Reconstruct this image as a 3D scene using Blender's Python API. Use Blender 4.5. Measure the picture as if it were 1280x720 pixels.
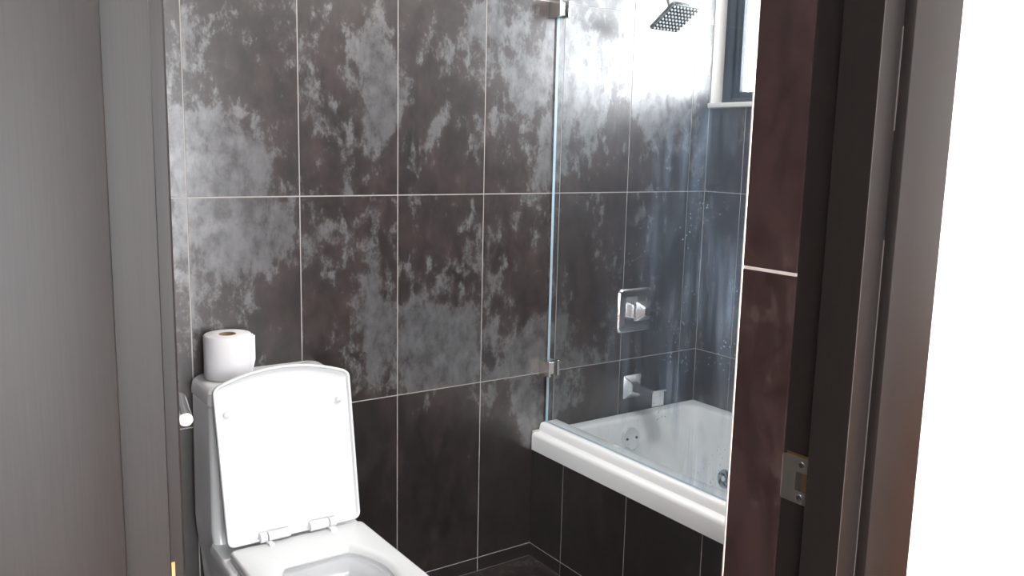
import bpy, bmesh, math, random
from mathutils import Vector, Matrix

for o in list(bpy.data.objects):
    bpy.data.objects.remove(o)
scene = bpy.context.scene
C = scene.collection
sin, cos, PI = math.sin, math.cos, math.pi

# ------------------------------------------------------------------ camera
F_PX, YAW, PITCH, ROLL, CAM_Z = 1092.85, math.radians(34.9035), math.radians(9.0594), math.radians(1.3047), 1.3912
fw = Vector((sin(YAW) * cos(PITCH), cos(YAW) * cos(PITCH), -sin(PITCH)))
rt0 = Vector((cos(YAW), -sin(YAW), 0))
up0 = rt0.cross(fw)
rt = cos(ROLL) * rt0 + sin(ROLL) * up0
up = -sin(ROLL) * rt0 + cos(ROLL) * up0
cam_d = bpy.data.cameras.new('camera')
cam_d.sensor_width = 36.0
cam_d.lens = F_PX / 1280 * 36
cam_d.clip_start = 0.02
cam = bpy.data.objects.new('camera', cam_d)
C.objects.link(cam)
m = Matrix((rt, up, -fw)).transposed().to_4x4()
m.translation = Vector((0, 0, CAM_Z))
cam.matrix_world = m
scene.camera = cam


def px_plane(u, v, axis, c):
    """pixel of the 1280x720 frame -> point on the plane (axis = c)"""
    d = rt * (u - 640) / F_PX - up * (v - 360) / F_PX + fw
    o = Vector((0, 0, CAM_Z))
    return o + d * ((c - o[axis]) / d[axis])


# ------------------------------------------------------------------ light
SKY = 18.5
world = bpy.data.worlds.new('overcast_sky')
scene.world = world
world.use_nodes = True
wb = world.node_tree.nodes['Background']
wb.inputs[0].default_value = (0.93, 0.97, 1.0, 1)
wb.inputs[1].default_value = SKY


def portal(name, loc, sx, sy, direction):
    l = bpy.data.lights.new(name, 'AREA')
    l.shape = 'RECTANGLE'
    l.size, l.size_y = sx, sy
    l.cycles.is_portal = True
    o = bpy.data.objects.new(name, l)
    C.objects.link(o)
    o.location = loc
    o.rotation_euler = Vector(direction).to_track_quat('-Z', 'Z').to_euler()
    return o


vs = scene.view_settings
vs.view_transform = 'Standard'
vs.look = 'None'
vs.gamma = 1
vs.use_curve_mapping = False
vs.exposure = 0.0

# ------------------------------------------------------------------ room measures (metres)
YN = 2.2892          # tile face of the north wall
XE = 2.4650          # tile face of the east wall
XW = -0.10           # west wall of the bathroom
XA = 1.6950          # tile face of the bath apron
YS0, YS1 = 0.561, 0.735   # door wall: hall face, bathroom face
ROWS = [0.0, 0.048, 0.648, 1.250, 1.852, 2.45]
X0, PW = 0.5888, 0.2979   # first vertical joint and pitch on the north wall
YE1, PE = 2.1165, 0.302   # first joint and pitch on the east wall and the apron
CEIL = 2.45
HX0, HX1, HY0 = -5.0, 2.66, -3.4     # the room the picture is taken from
WY0, WY1, WZ0, WZ1 = 1.22, 2.286, 1.568, 2.32  # bathroom window hole
HWX0, HWX1, HWZ0, HWZ1 = -4.3, 1.6, 0.12, 2.3  # added window of the outer room

# ------------------------------------------------------------------ materials
def new_mat(name):
    mt = bpy.data.materials.new(name)
    mt.use_nodes = True
    nt = mt.node_tree
    b = nt.nodes['Principled BSDF']
    return mt, nt, b


def link(nt, a, b):
    nt.links.new(a, b)


def ramp(nt, src, p0, p1, c0=(0, 0, 0, 1), c1=(1, 1, 1, 1)):
    r = nt.nodes.new('ShaderNodeValToRGB')
    r.color_ramp.elements[0].position = p0
    r.color_ramp.elements[1].position = p1
    r.color_ramp.elements[0].color = c0
    r.color_ramp.elements[1].color = c1
    link(nt, src, r.inputs[0])
    return r.outputs[0]


def mathn(nt, op, a, b=None, clamp=False):
    n = nt.nodes.new('ShaderNodeMath')
    n.operation = op
    n.use_clamp = clamp
    for i, s in enumerate((a, b)):
        if s is None:
            continue
        if isinstance(s, (int, float)):
            n.inputs[i].default_value = s
        else:
            link(nt, s, n.inputs[i])
    return n.outputs[0]


def mixc(nt, fac, a, b):
    n = nt.nodes.new('ShaderNodeMix')
    n.data_type = 'RGBA'
    if isinstance(fac, (int, float)):
        n.inputs[0].default_value = fac
    else:
        link(nt, fac, n.inputs[0])
    for i, s in ((6, a), (7, b)):
        if isinstance(s, tuple):
            n.inputs[i].default_value = s
        else:
            link(nt, s, n.inputs[i])
    return n.outputs[2]


def coords(nt, scale, rnd=0.0):
    tc = nt.nodes.new('ShaderNodeTexCoord')
    mp = nt.nodes.new('ShaderNodeMapping')
    mp.inputs['Scale'].default_value = scale
    link(nt, tc.outputs['Object'], mp.inputs['Vector'])
    if rnd:
        oi = nt.nodes.new('ShaderNodeObjectInfo')
        cb = nt.nodes.new('ShaderNodeCombineXYZ')
        r = mathn(nt, 'MULTIPLY', oi.outputs['Random'], rnd)
        for i in range(3):
            link(nt, r, cb.inputs[i])
        link(nt, cb.outputs[0], mp.inputs['Location'])
    return mp.outputs[0]


def noise(nt, vec, scale, detail=4, rough=0.5, dist=0.0):
    n = nt.nodes.new('ShaderNodeTexNoise')
    n.inputs['Scale'].default_value = scale
    n.inputs['Detail'].default_value = detail
    n.inputs['Roughness'].default_value = rough
    n.inputs['Distortion'].default_value = dist
    link(nt, vec, n.inputs['Vector'])
    return n.outputs[0]


def plain(name, col, rough=0.5, metal=0.0, spec=0.5, coat=0.0):
    mt, nt, b = new_mat(name)
    b.inputs['Base Color'].default_value = (*col, 1)
    b.inputs['Roughness'].default_value = rough
    b.inputs['Metallic'].default_value = metal
    b.inputs['Specular IOR Level'].default_value = spec
    b.inputs['Coat Weight'].default_value = coat
    b.inputs['Coat Roughness'].default_value = 0.05
    v = coords(nt, (1, 1, 1))
    n = noise(nt, v, 60, 3)
    bp = nt.nodes.new('ShaderNodeBump')
    bp.inputs['Strength'].default_value = 0.02
    bp.inputs['Distance'].default_value = 0.002
    link(nt, n, bp.inputs['Height'])
    link(nt, bp.outputs[0], b.inputs['Normal'])
    return mt


def tile_material(name, brown, dark, silver):
    """dark lustre tile: brown-black body with worn silver patches in vertical strokes"""
    mt, nt, b = new_mat(name)
    v1 = coords(nt, (1, 1, 0.5), 40)
    v2 = coords(nt, (1, 1, 0.42), 23)
    v3 = coords(nt, (1, 1, 1), 11)
    at = nt.nodes.new('ShaderNodeAttribute')
    at.attribute_name = 'sheen'
    big = noise(nt, v1, 9, 8, 0.62, 0.15)
    streak = noise(nt, v2, 38, 7, 0.68)
    fine = noise(nt, v3, 120, 3, 0.6)
    s = mathn(nt, 'MULTIPLY', big, 0.78)
    s = mathn(nt, 'ADD', s, mathn(nt, 'MULTIPLY', streak, 0.55))
    s = mathn(nt, 'ADD', s, mathn(nt, 'MULTIPLY', fine, 0.2))
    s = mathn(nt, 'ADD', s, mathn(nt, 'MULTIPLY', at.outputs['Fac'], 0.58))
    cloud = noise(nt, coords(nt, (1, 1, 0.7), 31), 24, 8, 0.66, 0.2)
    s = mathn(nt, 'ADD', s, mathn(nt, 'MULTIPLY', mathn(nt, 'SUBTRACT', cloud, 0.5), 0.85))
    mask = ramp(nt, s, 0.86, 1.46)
    mot = ramp(nt, mathn(nt, 'ADD', noise(nt, v1, 14, 7, 0.6), mathn(nt, 'MULTIPLY', at.outputs['Fac'], 0.35)), 0.34, 0.76)
    body = mixc(nt, mot, dark, brown)
    sv = mixc(nt, ramp(nt, streak, 0.35, 0.7), silver, tuple(min(1, c * 1.35) for c in silver[:3]) + (1,))
    smudge = ramp(nt, cloud, 0.36, 0.60, (0.52, 0.5, 0.5, 1), (1, 1, 1, 1))
    mul = nt.nodes.new('ShaderNodeMix')
    mul.data_type = 'RGBA'
    mul.blend_type = 'MULTIPLY'
    mul.inputs[0].default_value = 1.0
    link(nt, mixc(nt, mask, body, sv), mul.inputs[6])
    link(nt, smudge, mul.inputs[7])
    link(nt, mul.outputs[2], b.inputs['Base Color'])
    link(nt, mathn(nt, 'MULTIPLY', mask, 0.6), b.inputs['Metallic'])
    link(nt, mathn(nt, 'ADD', 0.27, mathn(nt, 'MULTIPLY', fine, 0.14)), b.inputs['Roughness'])
    b.inputs['Specular IOR Level'].default_value = 0.9
    b.inputs['Coat Weight'].default_value = 0.35
    b.inputs['Coat Roughness'].default_value = 0.3
    b.inputs['Coat IOR'].default_value = 1.6
    bp = nt.nodes.new('ShaderNodeBump')
    bp.inputs['Strength'].default_value = 0.08
    bp.inputs['Distance'].default_value = 0.002
    link(nt, streak, bp.inputs['Height'])
    link(nt, bp.outputs[0], b.inputs['Normal'])
    return mt


def wood_material(name, c0, c1, rough, spec=0.5):
    mt, nt, b = new_mat(name)
    v = coords(nt, (160, 160, 2.0), 9)
    g = noise(nt, v, 6, 6, 0.6)
    link(nt, mixc(nt, ramp(nt, g, 0.3, 0.7), c0, c1), b.inputs['Base Color'])
    b.inputs['Roughness'].default_value = rough
    b.inputs['Specular IOR Level'].default_value = spec
    bp = nt.nodes.new('ShaderNodeBump')
    bp.inputs['Strength'].default_value = 0.03
    bp.inputs['Distance'].default_value = 0.001
    link(nt, g, bp.inputs['Height'])
    link(nt, bp.outputs[0], b.inputs['Normal'])
    return mt


def glass_material(name, tint, dirt=0.0):
    mt = bpy.data.materials.new(name)
    mt.use_nodes = True
    nt = mt.node_tree
    for n in list(nt.nodes):
        nt.nodes.remove(n)
    out = nt.nodes.new('ShaderNodeOutputMaterial')
    tr = nt.nodes.new('ShaderNodeBsdfTransparent')
    tr.inputs[0].default_value = (*tint, 1)
    gl = nt.nodes.new('ShaderNodeBsdfGlossy')
    gl.inputs['Roughness'].default_value = 0.0
    lw = nt.nodes.new('ShaderNodeLayerWeight')
    lw.inputs[0].default_value = 0.5
    # Schlick reflectance of one face of the pane, the same from both sides
    refl = mathn(nt, 'ADD', mathn(nt, 'MULTIPLY', mathn(nt, 'POWER', lw.outputs['Facing'], 5), 0.96), 0.04)
    mx = nt.nodes.new('ShaderNodeMixShader')
    link(nt, refl, mx.inputs[0])
    link(nt, tr.outputs[0], mx.inputs[1])
    link(nt, gl.outputs[0], mx.inputs[2])
    res = mx.outputs[0]
    if dirt:
        # dried water: vertical runs and spatter, thickest low on the pane
        df = nt.nodes.new('ShaderNodeBsdfDiffuse')
        df.inputs[0].default_value = (0.66, 0.77, 0.92, 1)
        tl = nt.nodes.new('ShaderNodeBsdfTranslucent')
        tl.inputs[0].default_value = (0.55, 0.72, 0.95, 1)
        d2 = nt.nodes.new('ShaderNodeMixShader')
        d2.inputs[0].default_value = 0.5
        link(nt, df.outputs[0], d2.inputs[1])
        link(nt, tl.outputs[0], d2.inputs[2])
        runs = ramp(nt, noise(nt, coords(nt, (1, 22, 1.1)), 2.2, 7, 0.65), 0.44, 0.85)
        patch = ramp(nt, noise(nt, coords(nt, (1, 2.2, 1.4)), 2.6, 3, 0.5), 0.42, 0.66)
        vo = nt.nodes.new('ShaderNodeTexVoronoi')
        vo.inputs['Scale'].default_value = 75
        link(nt, coords(nt, (1, 1, 0.8)), vo.inputs['Vector'])
        spots = ramp(nt, vo.outputs['Distance'], 0.09, 0.17, (1, 1, 1, 1), (0, 0, 0, 1))
        some = ramp(nt, noise(nt, coords(nt, (1, 1, 1)), 7, 2), 0.5, 0.62)
        sx = nt.nodes.new('ShaderNodeSeparateXYZ')
        tc = nt.nodes.new('ShaderNodeTexCoord')
        link(nt, tc.outputs['Object'], sx.inputs[0])
        south = mathn(nt, 'MULTIPLY', mathn(nt, 'SUBTRACT', 2.06, sx.outputs['Y']), 2.4, True)
        low = mathn(nt, 'MULTIPLY', mathn(nt, 'SUBTRACT', 1.62, sx.outputs['Z']), 2.0, True)
        where = mathn(nt, 'MULTIPLY', south, low)
        f = mathn(nt, 'MULTIPLY', mathn(nt, 'MULTIPLY', runs, patch), 0.6)
        f = mathn(nt, 'ADD', f, mathn(nt, 'MULTIPLY', mathn(nt, 'MULTIPLY', spots, some), 0.75))
        f = mathn(nt, 'ADD', f, 0.042)
        f = mathn(nt, 'MULTIPLY', f, where)
        f = mathn(nt, 'ADD', mathn(nt, 'MULTIPLY', f, dirt), 0.008, True)
        m2 = nt.nodes.new('ShaderNodeMixShader')
        link(nt, f, m2.inputs[0])
        link(nt, res, m2.inputs[1])
        link(nt, d2.outputs[0], m2.inputs[2])
        res = m2.outputs[0]
    link(nt, res, out.inputs['Surface'])
    return mt


M = {}
M['tile'] = tile_material('lustre_tile', (0.060, 0.040, 0.037, 1), (0.020, 0.0150, 0.0143, 1), (0.168, 0.164, 0.166, 1))
M['tile_warm_lit'] = tile_material('reveal_tile_warm_lit', (0.056, 0.029, 0.0285, 1), (0.034, 0.0195, 0.019, 1), (0.10, 0.075, 0.07, 1))  # the lustre tile again, with warm light put into its colour
M['grout'] = plain('pale_grout', (0.50, 0.47, 0.44), 0.9)
M['grout_dark'] = plain('floor_grout', (0.16, 0.14, 0.12), 0.9)
M['tile_plain'] = tile_material('lustre_tile_wall', (0.045, 0.034, 0.031, 1), (0.022, 0.017, 0.016, 1), (0.20, 0.19, 0.19, 1))
M['plaster'] = plain('white_plaster', (0.86, 0.86, 0.85), 0.7)
M['ceiling'] = plain('ceiling_paint', (0.82, 0.82, 0.81), 0.8)
M['wood'] = wood_material('dark_stained_wood', (0.0062, 0.0046, 0.0041, 1), (0.0120, 0.0094, 0.0086, 1), 0.50, 0.42)
M['wood_door'] = wood_material('dark_door_wood', (0.026, 0.022, 0.0215, 1), (0.032, 0.027, 0.026, 1), 0.42, 0.3)
M['bare'] = plain('worn_bare_edge', (0.075, 0.066, 0.061), 0.6)
M['oak'] = wood_material('warm_floor_wood', (0.27, 0.095, 0.028, 1), (0.32, 0.12, 0.04, 1), 0.5)
M['porcelain'] = plain('white_porcelain', (0.84, 0.84, 0.85), 0.12, coat=0.5)
M['plastic'] = plain('white_seat_plastic', (0.74, 0.74, 0.74), 0.22)
M['acrylic'] = plain('white_acrylic', (0.92, 0.925, 0.925), 0.18, coat=0.3)
M['chrome'] = plain('chrome', (0.86, 0.88, 0.90), 0.2, 1.0)
M['nickel'] = plain('satin_nickel', (0.52, 0.53, 0.49), 0.38, 1.0)
M['clamp'] = plain('brushed_clamp', (0.62, 0.60, 0.57), 0.24, 1.0)
M['head'] = plain('grey_chrome', (0.42, 0.46, 0.48), 0.22, 1.0)
M['brass'] = plain('brass', (0.78, 0.58, 0.28), 0.28, 1.0)
M['strip'] = plain('white_metal_strip', (0.80, 0.76, 0.70), 0.35, 0.3)
M['black'] = plain('dark_hole', (0.015, 0.013, 0.012), 0.8)
M['paper'] = plain('tissue_paper', (0.74, 0.72, 0.735), 0.95, spec=0.1)
M['card'] = plain('brown_card', (0.34, 0.22, 0.12), 0.9)
M['rubber'] = plain('pale_rubber', (0.90, 0.90, 0.90), 0.5)
M['frame'] = plain('dark_metal_frame', (0.030, 0.042, 0.058), 0.35)
M['sill'] = plain('white_sill_stone', (0.85, 0.85, 0.80), 0.3)
M['glass'] = glass_material('screen_glass', (0.972, 0.988, 0.994), 1.0)
M['pane'] = glass_material('window_glass', (0.99, 0.99, 0.99))
M['glass_edge'] = plain('glass_edge', (0.45, 0.58, 0.66), 0.15)
M['jet'] = plain('jet_plastic', (0.36, 0.42, 0.47), 0.25, 0.5)
M['caulk'] = plain('stained_caulk', (0.48, 0.46, 0.40), 0.7)

# ------------------------------------------------------------------ helpers
def add_box(bm, x0, x1, y0, y1, z0, z1, bev=0.0, seg=2):
    mat = Matrix.Translation(((x0 + x1) / 2, (y0 + y1) / 2, (z0 + z1) / 2)) @ Matrix.Diagonal((x1 - x0, y1 - y0, z1 - z0, 1))
    r = bmesh.ops.create_cube(bm, size=1, matrix=mat)
    if bev:
        es = list({e for v in r['verts'] for e in v.link_edges})
        bmesh.ops.bevel(bm, geom=es, offset=bev, segments=seg, affect='EDGES', profile=0.5)
    return r


def add_cyl(bm, p0, p1, r0, r1=None, n=24, cap=True):
    r1 = r0 if r1 is None else r1
    p0, p1 = Vector(p0), Vector(p1)
    d = (p1 - p0).normalized()
    a = d.orthogonal().normalized()
    b = d.cross(a)
    rings = []
    for p, r in ((p0, r0), (p1, r1)):
        rings.append([bm.verts.new(p + (a * cos(2 * PI * i / n) + b * sin(2 * PI * i / n)) * r) for i in range(n)])
    for i in range(n):
        j = (i + 1) % n
        bm.faces.new((rings[0][i], rings[0][j], rings[1][j], rings[1][i]))
    if cap:
        bm.faces.new(list(reversed(rings[0])))
        bm.faces.new(rings[1])


def loft(bm, loops, cap0=True, cap1=True):
    vs_ = [[bm.verts.new(p) for p in lp] for lp in loops]
    n = len(vs_[0])
    for a, b in zip(vs_, vs_[1:]):
        for i in range(n):
            j = (i + 1) % n
            bm.faces.new((a[i], a[j], b[j], b[i]))
    if cap0:
        bm.faces.new(list(reversed(vs_[0])))
    if cap1:
        bm.faces.new(vs_[-1])


def tube(bm, pts, radii, n=16):
    pts = [Vector(p) for p in pts]
    loops = []
    ref = None
    for i, p in enumerate(pts):
        d = (pts[min(i + 1, len(pts) - 1)] - pts[max(i - 1, 0)]).normalized()
        if ref is None:
            ref = d.orthogonal().normalized()
        ref = (ref - d * ref.dot(d)).normalized()
        b = d.cross(ref)
        r = radii if isinstance(radii, (int, float)) else radii[i]
        loops.append([p + (ref * cos(2 * PI * k / n) + b * sin(2 * PI * k / n)) * r for k in range(n)])
    loft(bm, loops)


def rrect(x0, x1, y0, y1, r, z, seg=6):
    pts = []
    for cx, cy, a0 in ((x1 - r, y1 - r, 0), (x0 + r, y1 - r, 90), (x0 + r, y0 + r, 180), (x1 - r, y0 + r, 270)):
        for k in range(seg + 1):
            a = math.radians(a0 + 90 * k / seg)
            pts.append(Vector((cx + r * cos(a), cy + r * sin(a), z)))
    return pts


def obj(name, bm, mat, parent=None, smooth=False, angle=35):
    bmesh.ops.recalc_face_normals(bm, faces=bm.faces[:])
    me = bpy.data.meshes.new(name)
    bm.to_mesh(me)
    bm.free()
    if mat is not None:
        me.materials.append(M[mat])
    o = bpy.data.objects.new(name, me)
    C.objects.link(o)
    if smooth:
        me.polygons.foreach_set('use_smooth', [True] * len(me.polygons))
        me.set_sharp_from_angle(angle=math.radians(angle))
    if parent is not None:
        o.parent = parent
        o.matrix_parent_inverse = parent.matrix_basis.inverted()
    return o


def box(name, dims, mat, parent=None, bev=0.0, seg=2):
    bm = bmesh.new()
    add_box(bm, *dims, bev=bev, seg=seg)
    return obj(name, bm, mat, parent, smooth=bev > 0)


def cyl(name, p0, p1, r0, mat, parent=None, r1=None, n=24):
    bm = bmesh.new()
    add_cyl(bm, p0, p1, r0, r1, n)
    return obj(name, bm, mat, parent, smooth=True)


def tag(o, label, cat, kind=None, group=None):
    o['label'] = label
    if cat:
        o['category'] = cat
    if kind:
        o['kind'] = kind
    if group:
        o['group'] = group
    return o


def empty(name, loc, label, cat, kind=None, group=None):
    o = bpy.data.objects.new(name, None)
    o.empty_display_size = 0.1
    C.objects.link(o)
    o.location = loc
    return tag(o, label, cat, kind, group)


def note(o, label):
    o['label'] = label
    return o


# silver patches and painted window glare of the north wall, read off the photograph: pixel, radius (px), strength
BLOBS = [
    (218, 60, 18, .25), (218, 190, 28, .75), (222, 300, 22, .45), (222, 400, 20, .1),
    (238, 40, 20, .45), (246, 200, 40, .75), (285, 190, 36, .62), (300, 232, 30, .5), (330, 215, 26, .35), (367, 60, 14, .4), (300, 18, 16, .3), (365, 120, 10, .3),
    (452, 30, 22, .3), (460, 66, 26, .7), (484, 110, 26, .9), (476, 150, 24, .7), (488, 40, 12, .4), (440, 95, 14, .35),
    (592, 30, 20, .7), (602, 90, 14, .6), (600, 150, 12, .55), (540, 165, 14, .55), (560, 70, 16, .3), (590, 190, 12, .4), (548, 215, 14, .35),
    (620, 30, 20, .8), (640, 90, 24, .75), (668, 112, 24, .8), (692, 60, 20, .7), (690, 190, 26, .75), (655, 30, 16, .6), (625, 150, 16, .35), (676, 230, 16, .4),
    (712, 50, 26, .9), (722, 110, 26, .8), (742, 138, 18, .8), (790, 60, 60, .5), (860, 60, 60, .5), (730, 190, 20, .3), (770, 190, 12, .35), (845, 150, 30, .5), (820, 140, 20, .5),  # two widest patches put the window's glare into the tile colour
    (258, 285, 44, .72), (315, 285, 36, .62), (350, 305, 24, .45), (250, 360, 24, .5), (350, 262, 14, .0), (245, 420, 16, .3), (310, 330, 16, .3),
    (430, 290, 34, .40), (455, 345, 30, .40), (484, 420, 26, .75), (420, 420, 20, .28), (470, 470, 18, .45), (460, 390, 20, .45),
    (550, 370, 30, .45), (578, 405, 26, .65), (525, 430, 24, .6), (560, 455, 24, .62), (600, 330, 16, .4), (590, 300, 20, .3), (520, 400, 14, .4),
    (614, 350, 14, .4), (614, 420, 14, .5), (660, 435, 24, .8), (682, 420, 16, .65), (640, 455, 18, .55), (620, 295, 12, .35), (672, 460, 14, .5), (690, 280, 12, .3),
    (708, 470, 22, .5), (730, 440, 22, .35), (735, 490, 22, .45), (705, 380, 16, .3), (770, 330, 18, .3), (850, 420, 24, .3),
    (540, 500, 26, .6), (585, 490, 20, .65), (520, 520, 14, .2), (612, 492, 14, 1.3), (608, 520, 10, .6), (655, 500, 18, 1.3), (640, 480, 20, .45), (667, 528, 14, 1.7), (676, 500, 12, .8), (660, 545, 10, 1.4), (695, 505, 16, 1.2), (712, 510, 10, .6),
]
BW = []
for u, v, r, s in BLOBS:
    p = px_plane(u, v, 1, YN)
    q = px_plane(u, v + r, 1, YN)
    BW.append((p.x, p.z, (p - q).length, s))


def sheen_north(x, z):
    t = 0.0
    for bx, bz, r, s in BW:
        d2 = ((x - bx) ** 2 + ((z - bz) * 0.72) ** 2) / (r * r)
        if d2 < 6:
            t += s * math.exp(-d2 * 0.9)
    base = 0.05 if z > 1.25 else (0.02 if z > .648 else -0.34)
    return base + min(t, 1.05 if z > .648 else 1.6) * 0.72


def tile_mesh(name, mat, parent, to3d, u0, u1, z0, z1, depth, sheen, nu=1, nz=1):
    """one tile: front grid, four sides, back; to3d(u, z, d) with d = distance behind the face"""
    bm = bmesh.new()
    lay = bm.verts.layers.float.new('sheen')
    grid = []
    for i in range(nu + 1):
        row = []
        for j in range(nz + 1):
            u = u0 + (u1 - u0) * i / nu
            z = z0 + (z1 - z0) * j / nz
            vv = bm.verts.new(to3d(u, z, 0))
            vv[lay] = sheen(u, z)
            row.append(vv)
        grid.append(row)
    for i in range(nu):
        for j in range(nz):
            bm.faces.new((grid[i][j], grid[i + 1][j], grid[i + 1][j + 1], grid[i][j + 1]))
    bk = [bm.verts.new(to3d(u, z, depth)) for u, z in ((u0, z0), (u1, z0), (u1, z1), (u0, z1))]
    fr = [[grid[i][0] for i in range(nu + 1)], [grid[nu][j] for j in range(nz + 1)],
          [grid[i][nz] for i in range(nu, -1, -1)], [grid[0][j] for j in range(nz, -1, -1)]]
    for k in range(4):
        bm.faces.new(fr[k] + [bk[(k + 1) % 4], bk[k]])
    bm.faces.new(bk)
    return obj(name, bm, mat, parent)


def cut(rect, hole):
    """pieces of rect (u0,u1,z0,z1) left outside hole"""
    u0, u1, z0, z1 = rect
    if hole is None:
        return [rect]
    a0, a1, b0, b1 = hole
    if u1 <= a0 or u0 >= a1 or z1 <= b0 or z0 >= b1:
        return [rect]
    out = []
    if z0 < b0:
        out.append((u0, u1, z0, b0))
    if z1 > b1:
        out.append((u0, u1, b1, z1))
    zz0, zz1 = max(z0, b0), min(z1, b1)
    if u0 < a0:
        out.append((u0, a0, zz0, zz1))
    if u1 > a1:
        out.append((a1, u1, zz0, zz1))
    return [r for r in out if r[1] - r[0] > .004 and r[3] - r[2] > .004]


GAP = 0.0032


def tile_wall(parent, to3d, us, zs, mat='tile', hole=None, sheen=lambda u, z: 0.1, fine=False, depth=0.006, gap=GAP):
    for z0, z1 in zip(zs, zs[1:]):
        for u0, u1 in zip(us, us[1:]):
            for r in cut((u0, u1, z0, z1), hole):
                a, b, c, d = r[0] + gap / 2, r[1] - gap / 2, r[2] + gap / 2, r[3] - gap / 2
                tile_mesh('tile', mat, parent, to3d, a, b, c, d, depth, sheen,
                          max(1, round((b - a) / .045)) if fine else 1, max(1, round((d - c) / .045)) if fine else 1)


REC = 0.0012    # joints lie this far behind the tile faces

# ------------------------------------------------------------------ shell of the bathroom
wall_n = box('wall_north', (XW - .15, XE + .2, YN + REC, YN + .15, 0, CEIL), 'grout')
tag(wall_n, 'wall of dark lustre tiles with silver patches behind the toilet', 'wall', 'structure')
us = [XW] + [X0 + PW * i for i in range(-2, 7)] + [XE]
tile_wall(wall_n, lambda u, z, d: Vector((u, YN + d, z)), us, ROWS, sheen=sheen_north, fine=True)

bm = bmesh.new()
for dims in ((XE + REC, XE + .2, YS1 - .02, WY0, 0, CEIL), (XE + REC, XE + .2, WY0, YN + REC, 0, WZ0),
             (XE + REC, XE + .2, WY0, YN + REC, WZ1, CEIL), (XE + REC, XE + .2, WY1, YN + REC, WZ0, WZ1)):
    add_box(bm, *dims)
wall_e = obj('wall_east', bm, 'grout')
tag(wall_e, 'dark tiled wall under the window along the bath', 'wall', 'structure')
ue = sorted([YN, YS1] + [YE1 - PE * i for i in range(0, 5)])
ue = [u for u in ue if u >= YS1]
tile_wall(wall_e, lambda u, z, d: Vector((XE + d, u, z)), ue, ROWS, hole=(WY0, WY1 + .01, WZ0 - .014, WZ1),
          sheen=lambda u, z: -0.05)

wall_w = box('wall_west', (XW - .15, XW - REC, YS1 - .02, YN + REC, 0, CEIL), 'grout')
tag(wall_w, 'dark tiled side wall behind the open door', 'wall', 'structure')
tile_wall(wall_w, lambda u, z, d: Vector((XW - d, u, z)), ue, ROWS, sheen=lambda u, z: 0.25)

# door wall: white on the hall side, tiled in the bathroom, with the door hole
JX0, JX1, HEAD = 0.1144, 0.870, 2.06
bm = bmesh.new()
for dims in ((HX0, JX0 - .04, YS0, YS1, 0, CEIL), (JX1 + .04, HX1, YS0, .654, 0, CEIL), (JX1 + .0055, HX1, .654, YS1, 0, CEIL),
             (JX0 - .04, JX1 + .04, YS0, YS1, HEAD + .04, CEIL)):
    add_box(bm, *dims)
wall_s = obj('wall_south', bm, 'plaster')
tag(wall_s, 'bright white painted wall beside the door casing', 'wall', 'structure')
wall_s.data.materials.append(M['tile_plain'])
for p in wall_s.data.polygons:
    if p.normal.y > 0.9:
        p.material_index = 1
# tiled reveal beside the jamb
RX = 0.868
tile_wall(wall_s, lambda u, z, d: Vector((RX + d, u, z)), [.6513, .7357], [0, .648, 1.250, 1.852, HEAD], mat='tile_warm_lit',
          sheen=lambda u, z: -0.02, depth=.0076, gap=.0042)
rg = box('grout', (RX + .0008, RX + .0078, .6545, .7342, .0, HEAD), 'strip', wall_s)
note(rg, 'pale joint between the warm-lit reveal tiles')
st = box('edge_strip', (RX - .0006, RX + .006, .7335, .7366, 0, HEAD), 'strip', wall_s, bev=.0006, seg=1)
note(st, 'thin pale metal strip along the tile corner')

# floor of dark tiles
bfl = box('floor', (XW - .02, XE + .02, YS0, YN + .02, -.10, -REC), 'grout_dark')
tag(bfl, 'dark tiled bathroom floor between toilet and bath', 'floor', 'structure')
fx = [XW] + [X0 + PW * 3 + .302 * i for i in range(-4, 3)] + [XA + .01]
fx = sorted(x for x in fx if XW <= x <= XA + .01)
fy = [YS0 + .05, .80, 1.40, 2.0, YN]
for a, b in zip(fx, fx[1:]):
    for c, d in zip(fy, fy[1:]):
        tile_mesh('tile', 'tile', bfl, lambda u, z, dd: Vector((u, z, -dd)), a + .0015, b - .0015, c + .0015, d - .0015, .006, lambda u, z: .12)

bm = bmesh.new()
add_box(bm, HX0 - .2, HX1, HY0 - .2, YS1, CEIL, CEIL + .1)
add_box(bm, XW - .15, XE + .2, YS1, YN + .15, CEIL, CEIL + .1)
cl = obj('ceiling', bm, 'ceiling')
tag(cl, 'plain white ceiling over bathroom and hall', 'ceiling', 'structure')

# ------------------------------------------------------------------ the room outside the door
hf = box('floor', (HX0, HX1, HY0, YS0, -.10, 0), 'oak')
tag(hf, 'warm brown wooden floor outside the bathroom door', 'floor', 'structure')
hw = box('wall_hall_west', (HX0 - .2, HX0, HY0 - .2, YS1, 0, CEIL), 'plaster')
tag(hw, 'white wall at the west end of the hall', 'wall', 'structure')
he = box('wall_hall_east', (HX1, HX1 + .01, HY0 - .2, YS1, 0, CEIL), 'plaster')
tag(he, 'white wall at the end of the hall with an added brown panel', 'wall', 'structure')
box('reflector_panel', (HX1 - .02, HX1, HY0, YS0, 0, .92), 'oak', he)  # unseen panel, added so the door casing reflects brown
bm = bmesh.new()
for dims in ((HX0, HWX0, HY0 - .2, HY0, 0, CEIL), (HWX1, HX1, HY0 - .2, HY0, 0, CEIL),
             (HWX0, HWX1, HY0 - .2, HY0, 0, HWZ0), (HWX0, HWX1, HY0 - .2, HY0, HWZ1, CEIL)):
    add_box(bm, *dims)
hs = obj('wall_hall_south', bm, 'plaster')
tag(hs, 'white hall wall with a wide added window', 'wall', 'structure')
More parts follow.
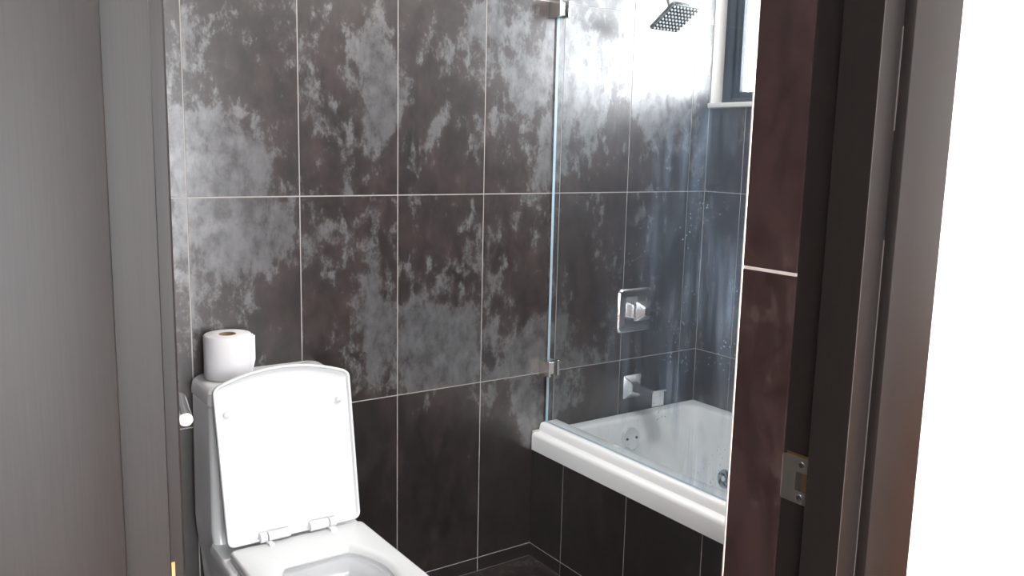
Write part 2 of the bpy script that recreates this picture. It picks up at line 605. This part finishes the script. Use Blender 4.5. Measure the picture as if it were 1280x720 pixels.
w2 = empty('added_window', (HWX0, HY0 - .1, HWZ0), 'wide dark framed window added to light the hall', 'window', 'structure')  # unseen, added for the daylight it sends through the door
yy = HY0 - .12
for a, b, c, d in ((HWX0, HWX1, HWZ0, HWZ0 + .06), (HWX0, HWX1, HWZ1 - .06, HWZ1)):
    box('frame', (a, b, yy, yy + .06, c, d), 'frame', w2)
for k in range(6):
    x = HWX0 + (HWX1 - HWX0 - .06) * k / 5
    box('frame', (x, x + .06, yy, yy + .06, HWZ0 + .06, HWZ1 - .06), 'frame', w2)
for k in range(5):
    x = HWX0 + (HWX1 - HWX0 - .06) * k / 5
    box('pane', (x + .06, x + (HWX1 - HWX0 - .06) / 5, yy + .025, yy + .031, HWZ0 + .06, HWZ1 - .06), 'pane', w2)
portal('hall_window_portal', ((HWX0 + HWX1) / 2, HY0 - .2, (HWZ0 + HWZ1) / 2), HWX1 - HWX0, HWZ1 - HWZ0, (0, 1, 0))

# ------------------------------------------------------------------ bathroom window
w1 = empty('window_1', (XE + .1, WY1, WZ0), 'dark framed window with a white sill above the bath', 'window', 'structure')
fx0, fx1 = XE + .062, XE + .115
bz0, bz1 = WZ0, WZ1
sl = box('sill', (XE - .012, XE + .14, WY0 - .01, WY1 + .0025, WZ0 - .013, WZ0 + .004), 'sill', w1, bev=.002)
note(sl, 'white stone sill')
box('frame', (fx0, fx1, WY1 - .040, WY1 + .003, bz0, bz1), 'frame', w1, bev=.003)
box('frame', (fx0, fx1, WY0, WY0 + .035, bz0, bz1), 'frame', w1, bev=.003)
box('frame', (fx0, fx1, WY0 + .035, WY1 - .040, bz0, bz0 + .022), 'frame', w1, bev=.003)
box('frame', (fx0, fx1, WY0 + .035, WY1 - .040, bz1 - .03, bz1), 'frame', w1, bev=.003)
s0, s1 = WY0 + .035, WY1 - .040
sx0, sx1 = fx0 + .008, fx1 - .008
for a, b in ((s1 - .034, s1), (s0, s0 + .034)):
    box('sash', (sx0, sx1, a, b, bz0 + .022, bz1 - .03), 'frame', w1, bev=.002)
for a, b in ((s0 + .034, s1 - .034),):
    box('sash_rail', (sx0, sx1, a, b, bz0 + .022, bz0 + .045), 'frame', w1, bev=.002)
    box('pane', (sx0 + .015, sx0 + .02, a, b, bz0 + .045, bz1 - .03), 'pane', w1)
portal('bath_window_portal', (XE + .19, (WY0 + WY1) / 2, (WZ0 + WZ1) / 2), WY1 - WY0, WZ1 - WZ0, (-1, 0, 0))

# ------------------------------------------------------------------ door frame
fr = empty('trim_1', (JX0, YS0, 0), 'dark stained wooden door frame with wide flat casing', 'door frame', 'structure')
JY0, JY1 = YS0 - .0005, .6535
STOP = .012
CX1, CX0, CW = .894, .0973, .091
box('jamb', (JX1, JX1 + .04, JY0, JY1, 0, HEAD), 'wood', fr, bev=.001, seg=1)
box('jamb', (JX0 - .04, JX0, JY0, JY1, 0, HEAD), 'wood', fr, bev=.001, seg=1)
box('head_jamb', (JX0 - .04, JX1 + .04, JY0, JY1, HEAD, HEAD + .04), 'wood', fr)
box('stop', (JX1 - STOP, CX1 + .004, JY0 - .0006, .610, 0, HEAD - STOP), 'wood', fr, bev=.0008, seg=1)
box('stop', (CX0 - .004, JX0 + STOP, JY0 - .0006, .610, 0, HEAD - STOP), 'wood', fr, bev=.0008, seg=1)
box('stop', (JX0, JX1, JY0, .610, HEAD - STOP, HEAD), 'wood', fr)
box('casing', (CX1, CX1 + CW, .546, YS0, 0, HEAD + .024 + CW), 'wood', fr, bev=.0015, seg=2)
box('casing', (CX0 - CW, CX0, .546, YS0, 0, HEAD + .024 + CW), 'wood', fr, bev=.0015, seg=2)
box('casing', (CX0, CX1, .546, YS0, HEAD + .024, HEAD + .024 + CW), 'wood', fr, bev=.0015, seg=2)
e1 = box('worn_edge', (JX1 - STOP - .0002, JX1 - STOP + .0006, JY0 - .0008, JY0, 0, HEAD - STOP), 'bare', fr)
note(e1, 'pale worn arris where the stain has rubbed off')
e2 = box('worn_edge', (CX1 - .0012, CX1 + .0002, YS0 - .0018, YS0 - .0009, .2, 1.30), 'bare', fr)
note(e2, 'pale line of old filler in the joint')
e3 = box('worn_edge', (CX1 - .0014, CX1 + .0002, YS0 - .0020, YS0 - .0009, 1.42, 1.53), 'bare', fr)
note(e3, 'pale line of old filler in the joint')

# strike plate on the jamb
sy0, sy1, sz0, sz1 = .6085, .6495, .972, 1.030
bm = bmesh.new()
xo, xi = JX1 - .0016, JX1 + .0004
hy0, hy1, hz0, hz1 = .6165, .6335, .988, 1.012
for a, b, c, d in ((sy0, hy0, sz0, sz1), (hy1, sy1, sz0, sz1), (hy0, hy1, sz0, hz0), (hy0, hy1, hz1, sz1)):
    add_box(bm, xo, xi, a, b, c, d)
prev = None
for k in range(7):      # curved lip with rounded corners
    t = k / 6
    y = sy1 + .0095 * t
    x = xo - .0005 + .005 * t * t
    dz = .010 * (t ** 2.2)
    ring = [bm.verts.new((x, y, sz0 + dz)), bm.verts.new((x, y, sz1 - dz)), bm.verts.new((x + .0015, y, sz1 - dz)), bm.verts.new((x + .0015, y, sz0 + dz))]
    if prev:
        for i in range(4):
            j = (i + 1) % 4
            bm.faces.new((prev[i], prev[j], ring[j], ring[i]))
    prev = ring
bm.faces.new(prev)
sp = obj('strike_plate', bm, 'nickel', fr)
note(sp, 'satin metal strike plate with a curved lip')
box('latch_hole', (JX1 - .0006, JX1 + .0002, hy0, hy1, hz0, hz1), 'black', sp)
hb = box('brass_edge', (JX1 - .0010, JX1 - .0002, hy0, hy0 + .008, hz0 + .001, hz1 - .001), 'brass', sp)
bt = box('brass_edge', (JX1 - .0009, JX1 + .0002, .618, .648, sz1, sz1 + .0035), 'brass', sp)
for z in (sz0 + .0085, sz1 - .0085):
    bm = bmesh.new()
    add_cyl(bm, (xo + .0003, .6255, z), (xo - .0008, .6255, z), .0044, .0036, 16)
    sc = obj('screw', bm, 'chrome', sp, True)
    bm = bmesh.new()
    add_box(bm, xo - .0010, xo - .0006, .6228, .6282, z - .0006, z + .0006)
    add_box(bm, xo - .0010, xo - .0006, .6249, .6261, z - .0027, z + .0027)
    # cross slot stays with its screw
    o = obj('strike_screw_slot', bm, 'black', sp)

# ------------------------------------------------------------------ door leaf, open 80 degrees into the room
PIN = Vector((JX0 + .004, .662, 0))
door = empty('door_1', PIN, 'dark wooden door swung open into the bathroom', 'door', 'structure')
DL, DT = .745, .040
box('leaf', (PIN.x + .001, PIN.x + DL, PIN.y - DT, PIN.y, .010, HEAD - .004), 'wood_door', door, bev=.0015, seg=1)
for zc in (.25, 1.0295, 1.80):
    hl = box('hinge', (PIN.x - .0003, PIN.x + .0015, PIN.y - .0325, PIN.y, zc - .045, zc + .045), 'brass', door)
    cyl('hinge_barrel', (PIN.x, PIN.y + .004, zc - .045), (PIN.x, PIN.y + .004, zc + .045), .006, 'brass', hl)
for side in (-1, 1):
    yf = PIN.y - DT if side < 0 else PIN.y
    xs = PIN.x + DL - .06
    zh = 1.012
    h = cyl('handle_rose', (xs, yf, zh), (xs, yf + side * .008, zh), .026, 'chrome', door, n=32)
    bm = bmesh.new()
    ya = yf + side * .043
    pts = [(xs, yf + side * .006, zh), (xs, yf + side * .030, zh)]
    for k in range(1, 6):
        a = PI / 2 * k / 5
        pts.append((xs - .013 * (1 - cos(a)), yf + side * (.030 + .013 * sin(a)), zh))
    pts.append((xs - .118, ya, zh))
    tube(bm, pts, .0092, 24)
    lv = obj('lever', bm, 'chrome', h, True)
    note(lv, 'round chrome lever bar')
door.rotation_euler = (0, 0, math.radians(80))

# ------------------------------------------------------------------ bath
XR = 1.690     # front of the bath rim
YB0 = YS1
apron = box('wall_apron', (XA + REC, XA + .04, YB0, YN, 0, .3858), 'grout')
tag(apron, 'dark tiled front panel below the white bath rim', 'bath panel', 'structure')
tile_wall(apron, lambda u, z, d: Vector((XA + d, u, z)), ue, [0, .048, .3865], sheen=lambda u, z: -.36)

tub = empty('bathtub', ((XR + XE) / 2, (YB0 + YN) / 2, 0), 'white built-in bathtub with rounded rim behind the glass screen', 'bathtub')
bm = bmesh.new()
S_ = 8
x0, x1, y0, y1 = XR, XE - .001, YB0 + .001, YN - .001
loops = [rrect(x0 + .045, x1 - .03, y0 + .03, y1 - .03, .01, .386, S_),
         rrect(x0, x1, y0, y1, .004, .386, S_), rrect(x0, x1, y0, y1, .004, .434, S_),
         rrect(x0 + .003, x1, y0, y1, .004, .442, S_), rrect(x0 + .010, x1 - .001, y0 + .001, y1 - .001, .004, .4455, S_)]
bx0, bx1, by0, by1 = 1.805, XE - .052, YB0 + .07, YN - .052
loops += [rrect(bx0 - .012, bx1 + .012, by0 - .012, by1 + .012, .05, .4455, S_),
          rrect(bx0 - .004, bx1 + .004, by0 - .004, by1 + .004, .055, .442, S_),
          rrect(bx0, bx1, by0, by1, .058, .434, S_),
          rrect(bx0 + .02, bx1 - .02, by0 + .05, by1 - .022, .07, .33, S_),
          rrect(bx0 + .045, bx1 - .045, by0 + .14, by1 - .055, .09, .16, S_),
          rrect(bx0 + .075, bx1 - .07, by0 + .20, by1 - .085, .10, .105, S_),
          rrect(bx0 + .13, bx1 - .13, by0 + .28, by1 - .15, .09, .09, S_)]
loft(bm, loops, cap0=False)
shell = obj('shell', bm, 'acrylic', tub, True, 50)
bm = bmesh.new()
prof = [(1.712, .440), (1.716, .4458), (1.7215, .4468), (1.7235, .461), (1.7275, .4705), (1.734, .4740), (1.794, .4745), (1.800, .472), (1.803, .464), (1.805, .440)]
for y in (YB0 + .002, YN - .002):
    pass
lp = [[Vector((px_, y, pz)) for px_, pz in prof] for y in (YB0 + .002, YN - .002)]
loft(bm, lp)
ledge = obj('ledge', bm, 'acrylic', tub, True, 60)
note(ledge, 'raised ledge along the rim that carries the glass')
ck = box('caulk', (1.692, 1.80, YN - .006, YN - .0002, .440, .452), 'caulk', tub, bev=.002)
note(ck, 'stained caulk bead at the wall')
# overflow plate on the head end, jet on the far side
oc = Vector((2.083, by1 - .0155, .375))
on = Vector((0, -1, .22)).normalized()
ov = cyl('overflow_plate', oc - on * .012, oc + on * .008, .040, 'chrome', tub, r1=.037, n=32)
a = on.orthogonal()
for s in (-1, 1):
    c = oc + Vector((.022 * s, 0, 0)) + on * .008
    cyl('screw', c - on * .001, c + on * .0015, .0045, 'frame', ov, n=12)
jc = Vector((bx1 - .032, 2.03, .225))
jn = Vector((-1, 0, .16)).normalized()
jt = cyl('jet', jc - jn * .012, jc + jn * .006, .037, 'jet', tub, r1=.034, n=32)
note(jt, 'round grey whirlpool jet')
cyl('jet_hub', jc + jn * .005, jc + jn * .014, .012, 'chrome', jt, r1=.009, n=20)
bm = bmesh.new()
e_a = Vector((0, 1, 0)); e_b = jn.cross(e_a).normalized()
for k in range(5):
    t0 = 2 * PI * k / 5
    pts = []
    for q in range(6):
        rr = .012 + .017 * q / 5
        tt = t0 + .9 * q / 5
        pts.append(jc + jn * .008 + (e_a * cos(tt) + e_b * sin(tt)) * rr)
    tube(bm, pts, .0028, 6)
obj('jet_vanes', bm, 'frame', jt, True)

# ------------------------------------------------------------------ glass screen
scr = empty('shower_screen', (1.7495, 1.8, .475), 'clear stained glass screen standing on the bath rim', 'shower screen')
GY0, GY1, GX0, GX1, GZ0, GZ1 = 1.20, 2.2835, 1.7450, 1.7550, .4752, 1.98
bm = bmesh.new()
add_box(bm, GX0, GX1, GY0, GY1, GZ0, GZ1)
gp = obj('glass_pane', bm, 'glass', scr)
gp.data.materials.append(M['glass_edge'])
for p in gp.data.polygons:
    if abs(p.normal.x) < .5:
        p.material_index = 1
for zc in (.671, 1.826):
    ck = box('clamp', (GX0 - .031, GX0 - .023, 2.232, YN, zc - .0255, zc + .0255), 'clamp', scr, bev=.0006, seg=1)
    box('clamp_block', (GX0 - .023, GX0 + .0005, 2.246, YN, zc - .020, zc + .020), 'clamp', ck, bev=.0006, seg=1)
    box('clamp_plate', (GX1 - .0005, GX1 + .008, 2.240, YN, zc - .0255, zc + .0255), 'clamp', ck, bev=.0006, seg=1)

# ------------------------------------------------------------------ shower fittings on the tiled wall
VX = 2.133
vt = empty('shower_valve', (VX, YN, .828), 'square chrome shower valve with wedge handle on tiled wall', 'shower valve')
bm = bmesh.new()


def sq_loop(cx, cz, hw_, r, y, seg=5, hz_=None):
    return [Vector((p.x, y, p.y)) for p in rrect(cx - hw_, cx + hw_, cz - (hz_ or hw_), cz + (hz_ or hw_), r, 0, seg)]


loft(bm, [sq_loop(VX, .828, .078, .016, YN), sq_loop(VX, .828, .079, .016, YN - .004), sq_loop(VX, .828, .074, .014, YN - .009),
          sq_loop(VX, .828, .052, .010, YN - .013), sq_loop(VX, .828, .046, .008, YN - .011)])
vp = obj('escutcheon', bm, 'chrome', vt, True, 25)
bm = bmesh.new()
loft(bm, [sq_loop(VX, .828, .026, .004, YN - .010), sq_loop(VX, .828, .024, .004, YN - .030), sq_loop(VX, .830, .034, .004, YN - .040),
          sq_loop(VX, .832, .034, .004, YN - .050), sq_loop(VX, .834, .014, .004, YN - .074)])
hd = obj('handle', bm, 'chrome', vt, True, 25)
bm = bmesh.new()
pts = [(VX + .0, YN - .058, .846), (VX + .03, YN - .060, .838), (VX + .072, YN - .062, .824)]
loft(bm, [[Vector((x, y - .008, z - .013 + .006 * i)), Vector((x, y + .008, z - .013 + .006 * i)), Vector((x, y + .008, z + .006)), Vector((x, y - .008, z + .006))] for i, (x, y, z) in enumerate(pts)])
obj('lever', bm, 'chrome', hd)

sx_, sz_ = 2.138, .545
tsp = empty('bath_spout', (sx_, YN, sz_), 'chrome waterfall bath spout over the tub end', 'spout')
bm = bmesh.new()
loft(bm, [sq_loop(sx_, sz_, .043, .003, YN), sq_loop(sx_, sz_, .043, .003, YN - .006), sq_loop(sx_, sz_, .038, .003, YN - .011), sq_loop(sx_, sz_, .022, .003, YN - .024)])
obj('flange', bm, 'chrome', tsp, True, 25)
bm = bmesh.new()
loops = []
for k in range(9):
    t = k / 8
    y = YN - .015 - .125 * t
    zt = sz_ + .012 + .016 * t - .012 * max(0, t - .6) / .4
    zb = sz_ - .014 + .010 * t - .030 * max(0, t - .55) ** 2 / .2025
    w = .018 + .010 * t
    if k == 8:
        zt, zb = zt - .004, zb - .006
    loops.append([Vector((sx_ - w, y, zb)), Vector((sx_ + w, y, zb)), Vector((sx_ + w, y, zt)), Vector((sx_ - w, y, zt))])
loft(bm, loops)
obj('spout_body', bm, 'chrome', tsp, True, 30)
box('spout_lip', (sx_ - .030, sx_ + .030, YN - .152, YN - .105, sz_ + .0145, sz_ + .0205), 'chrome', tsp, bev=.001, seg=1)

shd = empty('wall_shower', (2.10, YN, 1.95), 'square chrome shower head tilted down from a wall arm', 'shower head')
HS, TILT = .124, math.radians(33)
hx = 2.100
A_ = Vector((hx, 2.168, 1.784))            # middle of the lower edge of the spray face
du = Vector((0, -cos(TILT), sin(TILT)))      # along the face, towards the room and up
dn = Vector((0, -sin(TILT), -cos(TILT)))     # outward normal of the spray face
dx = Vector((1, 0, 0))
hc = A_ + du * HS / 2


def head_loop(h, off, r=.004):
    out = []
    for p in rrect(-h, h, -h, h, r, 0, 3):
        out.append(hc + dx * p.x + du * p.y + dn * off)
    return out


bm = bmesh.new()
loft(bm, [head_loop(.016, -.030, .004), head_loop(.022, -.026), head_loop(HS / 2 - .006, -.016), head_loop(HS / 2, -.012), head_loop(HS / 2, -.002), head_loop(HS / 2 - .003, 0)])
sh_ = obj('head_plate', bm, 'head', shd, True, 25)
bm = bmesh.new()
for i in range(8):
    for j in range(8):
        c = hc + dx * (i - 3.5) * .0148 + du * (j - 3.5) * .0148
        add_cyl(bm, c - dn * .001, c + dn * .003, .0040, .0030, 8)
nz = obj('nozzles', bm, 'rubber', sh_)
nz['kind'] = 'stuff'
note(nz, 'grid of pale rubber spray nozzles')
bm = bmesh.new()
top = hc - dn * .030
pts = [Vector((hx, YN, 1.955)), Vector((hx, YN - .03, 1.955)), Vector((hx, YN - .06, 1.950)), Vector((hx, YN - .085, 1.935)),
       Vector((hx, top.y + .022, top.z + .045)), top - dn * .012, top + dn * .004]
tube(bm, pts, .0095, 16)
obj('arm', bm, 'chrome', shd, True)
cyl('ball_joint', top - dn * .016, top + dn * .006, .014, 'chrome', shd, n=20)
bm = bmesh.new()
loft(bm, [sq_loop(hx, 1.955, .028, .003, YN), sq_loop(hx, 1.955, .028, .003, YN - .006), sq_loop(hx, 1.955, .022, .003, YN - .010)])
obj('flange', bm, 'chrome', shd, True, 25)

# ------------------------------------------------------------------ toilet
TX = .757
toilet = empty('toilet', (TX, 2.0, 0), 'white one-piece toilet with raised lid and open seat', 'toilet')
TY1 = YN - .001


def tank_loop(hw_, yf, z, r=.02, yb=None):
    return rrect(TX - hw_, TX + hw_, yf, TY1 if yb is None else yb, r, z, 5)


bm = bmesh.new()
loft(bm, [tank_loop(.155, 2.02, 0), tank_loop(.160, 2.03, .20), tank_loop(.168, 2.06, .30), tank_loop(.178, 2.095, .38), tank_loop(.180, 2.105, .42),
          tank_loop(.178, 2.110, .60), tank_loop(.176, 2.113, .742), tank_loop(.172, 2.117, .7475)])
obj('tank', bm, 'porcelain', toilet, True, 40)
bm = bmesh.new()
loft(bm, [tank_loop(.174, 2.116, .7475), tank_loop(.179, 2.110, .7495), tank_loop(.179, 2.110, .762), tank_loop(.176, 2.113, .778),
          tank_loop(.168, 2.122, .788, .024), tank_loop(.160, 2.132, .7905, .022), tank_loop(.10, 2.17, .7912, .02, 2.25)])
tl = obj('tank_lid', bm, 'porcelain', toilet, True, 30)

# outline of seat and lid: square back, gently curved front
SB, SF, SW = 2.004, 1.600, .174     # back line, front corners, half width


def seat_outline(inset=0.0, n_arc=17):
    w = SW - inset
    pts = []
    rc = max(.006, .018 - inset)
    yb = SB - inset
    for cx, a0 in ((TX + w - rc, 0), (TX - w + rc, 90)):       # back corners
        for k in range(5):
            a = math.radians(a0 + 90 * k / 4)
            pts.append((cx + rc * cos(a), yb - rc + rc * sin(a)))
    # left side to front-left corner, arc front, front-right corner
    yf = SF + inset * .9
    wf = w + .004
    rise = .031
    rr = max(.008, .020 - inset)
    for k in range(1, 13):
        t = k / 12
        pts.append((TX - w - .004 * t, yb - rc + (yf + rr - yb + rc) * t))
    for k in range(1, 4):
        a = PI + (PI / 2 - .36) * k / 4
        pts.append((TX - wf + rr + rr * cos(a), yf + rr + rr * sin(a)))
    for k in range(n_arc):
        t = -1 + 2 * k / (n_arc - 1)
        x = TX + (wf - rr * .75) * t
        pts.append((x, yf - .001 - rise * (1 - t * t)))
    for k in range(3, 0, -1):
        a = PI + (PI / 2 - .36) * k / 4
        pts.append((TX + wf - rr - rr * cos(a), yf + rr + rr * sin(a)))
    for k in range(12):
        t = 1 - k / 12
        pts.append((TX + w + .004 * t, yb - rc + (yf + rr - yb + rc) * t))
    return pts


# bowl: skirted body with the deck under the seat
def ol(inset, z, n=17):
    return [Vector((x, y, z)) for x, y in seat_outline(inset, n)]


def oval(cx, cy, a, b, z, k, outline):
    # oval sampled at the outline's own bearings, so that the loft is even
    out = []
    for x, y in outline:
        t = math.atan2((y - cy) / b, (x - cx) / a)
        out.append(Vector((cx + a * cos(t), cy + b * sin(t), z)))
    return out


OC = (TX, 1.745)
OUT = seat_outline(0)


def taper(s, sy, z, dy=0.0, inset=0):
    return [Vector((TX + (x - TX) * s, 2.02 + (y - 2.02) * sy + dy, z)) for x, y in seat_outline(inset)]


bm = bmesh.new()
back_ext = []
loops = [taper(.72, .70, 0), taper(.74, .72, .06), taper(.84, .84, .20), taper(.98, .965, .32), taper(1.02, 1.0, .375, .018), taper(1.02, 1.0, .388, .018), taper(.99, .985, .394, .012)]
loops += [oval(OC[0], OC[1], .138, .186, .394, 0, OUT), oval(OC[0], OC[1], .130, .178, .386, 0, OUT), oval(OC[0], OC[1], .138, .186, .374, 0, OUT),
          oval(OC[0], OC[1], .134, .182, .345, 0, OUT), oval(OC[0], OC[1] + .01, .122, .165, .335, 0, OUT), oval(OC[0], OC[1] + .02, .10, .13, .28, 0, OUT),
          oval(OC[0], OC[1] + .03, .075, .09, .22, 0, OUT), oval(OC[0], OC[1] + .03, .04, .05, .18, 0, OUT)]
loft(bm, loops)
obj('bowl', bm, 'porcelain', toilet, True, 50)
# deck that carries the hinges
bm = bmesh.new()
loft(bm, [rrect(TX - .186, TX + .186, 1.93, 2.125, .022, .345, 5), rrect(TX - .190, TX + .190, 1.925, 2.125, .022, .375, 5), rrect(TX - .190, TX + .190, 1.925, 2.125, .022, .386, 5), rrect(TX - .184, TX + .184, 1.93, 2.125, .02, .3935, 5)])
obj('deck', bm, 'porcelain', toilet, True, 50)
bm = bmesh.new()
# seat ring
loops = [ol(.004, .398), ol(0, .402), ol(0, .412), ol(.003, .4175), ol(.008, .4195),
         oval(OC[0], OC[1], .145, .190, .4195, 0, OUT), oval(OC[0], OC[1], .135, .181, .417, 0, OUT), oval(OC[0], OC[1], .127, .173, .411, 0, OUT),
         oval(OC[0], OC[1], .124, .170, .404, 0, OUT), oval(OC[0], OC[1], .128, .174, .398, 0, OUT)]
vsl = [[bm.verts.new(p) for p in lp_] for lp_ in loops]
n = len(vsl[0])
for k in range(len(vsl)):
    a, b = vsl[k], vsl[(k + 1) % len(vsl)]
    for i in range(n):
        j = (i + 1) % n
        bm.faces.new((a[i], a[j], b[j], b[i]))
obj('seat', bm, 'plastic', toilet, True, 50)

# lid: built closed over the seat, then swung up about its hinge line
LT = .020
HY, HZ = 2.010, .4150
LEAN = math.radians(101.0)


def lid_pt(x, y, h):
    s = (SB - y) * .975
    # along the lid: up and back; h > 0 points out of the underside, towards the room
    al = Vector((0, sin(LEAN - PI / 2), cos(LEAN - PI / 2)))
    nn = Vector((0, -cos(LEAN - PI / 2), sin(LEAN - PI / 2)))
    return Vector((x, HY, HZ + .006)) + al * s + nn * h


def ll(inset, h):
    return [lid_pt(x, y, h) for x, y in seat_outline(inset)]


bm = bmesh.new()
loft(bm, [ll(.016, -.014), ll(.004, -.012), ll(0, -.007), ll(0, .003), ll(.0015, .005), ll(.006, .005), ll(.008, .003), ll(.010, -.002), ll(.013, -.003), ll(.06, -.003)])
obj('lid', bm, 'plastic', toilet, True, 40)
for bxp in (.614, .903):
    p = None
    t0 = px_plane(283 if bxp < .7 else 423, 519 if bxp < .7 else 499, 1, 2.072)
    c = lid_pt(t0.x, SB - (t0.z - HZ - .006) / cos(LEAN - PI / 2) / .975, -.003)
    nn = Vector((0, -cos(LEAN - PI / 2), sin(LEAN - PI / 2)))
    bm = bmesh.new()
    loft(bm, [[c + nn * h + Vector((r * cos(2 * PI * k / 16), 0, r * sin(2 * PI * k / 16))) for k in range(16)] for h, r in ((0, .0085), (.004, .0085), (.007, .006), (.008, .003))])
    obj('bumper', bm, 'plastic', toilet, True, 60)
# two hinges: a barrel with a collar on each side
for (xa, xb, xc, xd) in ((.660, .676, .680, .735), (.788, .836, .840, .858)):
    hz, hy = HZ + .018, HY - .008
    bm = bmesh.new()
    add_cyl(bm, (xa, hy, hz), (xb, hy, hz), .0125, n=24)
    hg = obj('hinge', bm, 'plastic', toilet, True)
    cyl('hinge_barrel', (xc, hy, hz), (xd, hy, hz), .0115, 'plastic', hg)
    xm = (xb + xc) / 2
    box('hinge_strap', (xb - .002, xc + .008 if xa < .7 else xc + .012, hy - .030, hy + .006, HZ, HZ + .010), 'plastic', hg, bev=.003)

# ------------------------------------------------------------------ toilet roll
RC = Vector((.661, 2.222, .7914))
RR, RH = .0600, .113
roll = empty('toilet_roll', RC, 'white toilet paper roll standing on the toilet tank', 'toilet roll')
bm = bmesh.new()
n = 48


def ring(r, z, wob=0.0):
    return [RC + Vector(((r + wob * sin(5 * k * 2 * PI / n + z * 60)) * cos(2 * PI * k / n), (r + wob * sin(5 * k * 2 * PI / n + z * 60)) * sin(2 * PI * k / n), z)) for k in range(n)]


loops = [ring(.0215, .001), ring(RR - .003, 0), ring(RR, .003, .0005), ring(RR + .0006, .05, .0008), ring(RR, RH - .003, .0005), ring(RR - .003, RH), ring(.0215, RH - .0005)]
vsl = [[bm.verts.new(p) for p in lp_] for lp_ in loops]
for k in range(len(vsl)):
    a, b = vsl[k], vsl[(k + 1) % len(vsl)]
    for i in range(n):
        j = (i + 1) % n
        bm.faces.new((a[i], a[j], b[j], b[i]))
obj('paper', bm, 'paper', roll, True, 50)
bm = bmesh.new()
loops = [ring(.0215, .0005), ring(.0215, RH + .0005), ring(.0200, RH + .0005), ring(.0200, .0005)]
vsl = [[bm.verts.new(p) for p in lp_] for lp_ in loops]
for k in range(4):
    a, b = vsl[k], vsl[(k + 1) % 4]
    for i in range(n):
        j = (i + 1) % n
        bm.faces.new((a[i], a[j], b[j], b[i]))
cr = obj('core', bm, 'card', roll, True)
note(cr, 'brown cardboard tube')
bm = bmesh.new()
prev = None
for k in range(9):      # loose end of the sheet
    t = k / 8
    a = math.radians(-42 + 22 * t)
    off = RR + .0008 + .007 * t * t
    zt = RH - .002 - .004 * sin(t * 9)
    zb = .004 + .040 * t ** 1.5
    pr = [bm.verts.new(RC + Vector((off * cos(a), off * sin(a), z))) for z in (zb, (zb + zt) / 2, zt)]
    if prev:
        for i in range(2):
            bm.faces.new((prev[i], pr[i], pr[i + 1], prev[i + 1]))
    prev = pr
obj('loose_sheet', bm, 'paper', roll, True)

# ------------------------------------------------------------------ added fill lamp, unseen, brightening the bathroom from above
lamp = empty('added_fill_lamp', (1.45, 1.40, CEIL), 'added unseen fill lamp on the white bathroom ceiling', 'lamp')
cyl('fill_lamp_base', (1.45, 1.40, CEIL - .03), (1.45, 1.40, CEIL), .17, 'plaster', lamp, n=40)
bm = bmesh.new()
loft(bm, [[Vector((1.45 + r * cos(2 * PI * k / 40), 1.40 + r * sin(2 * PI * k / 40), z)) for k in range(40)] for r, z in ((.155, CEIL - .03), (.150, CEIL - .045), (.12, CEIL - .062), (.05, CEIL - .07))])
mt, nt, b = new_mat('fill_lamp_diffuser')
b.inputs['Emission Color'].default_value = (1, 0.97, 0.93, 1)
b.inputs['Emission Strength'].default_value = 105
M['lamp'] = mt
obj('diffuser', bm, 'lamp', lamp, True)
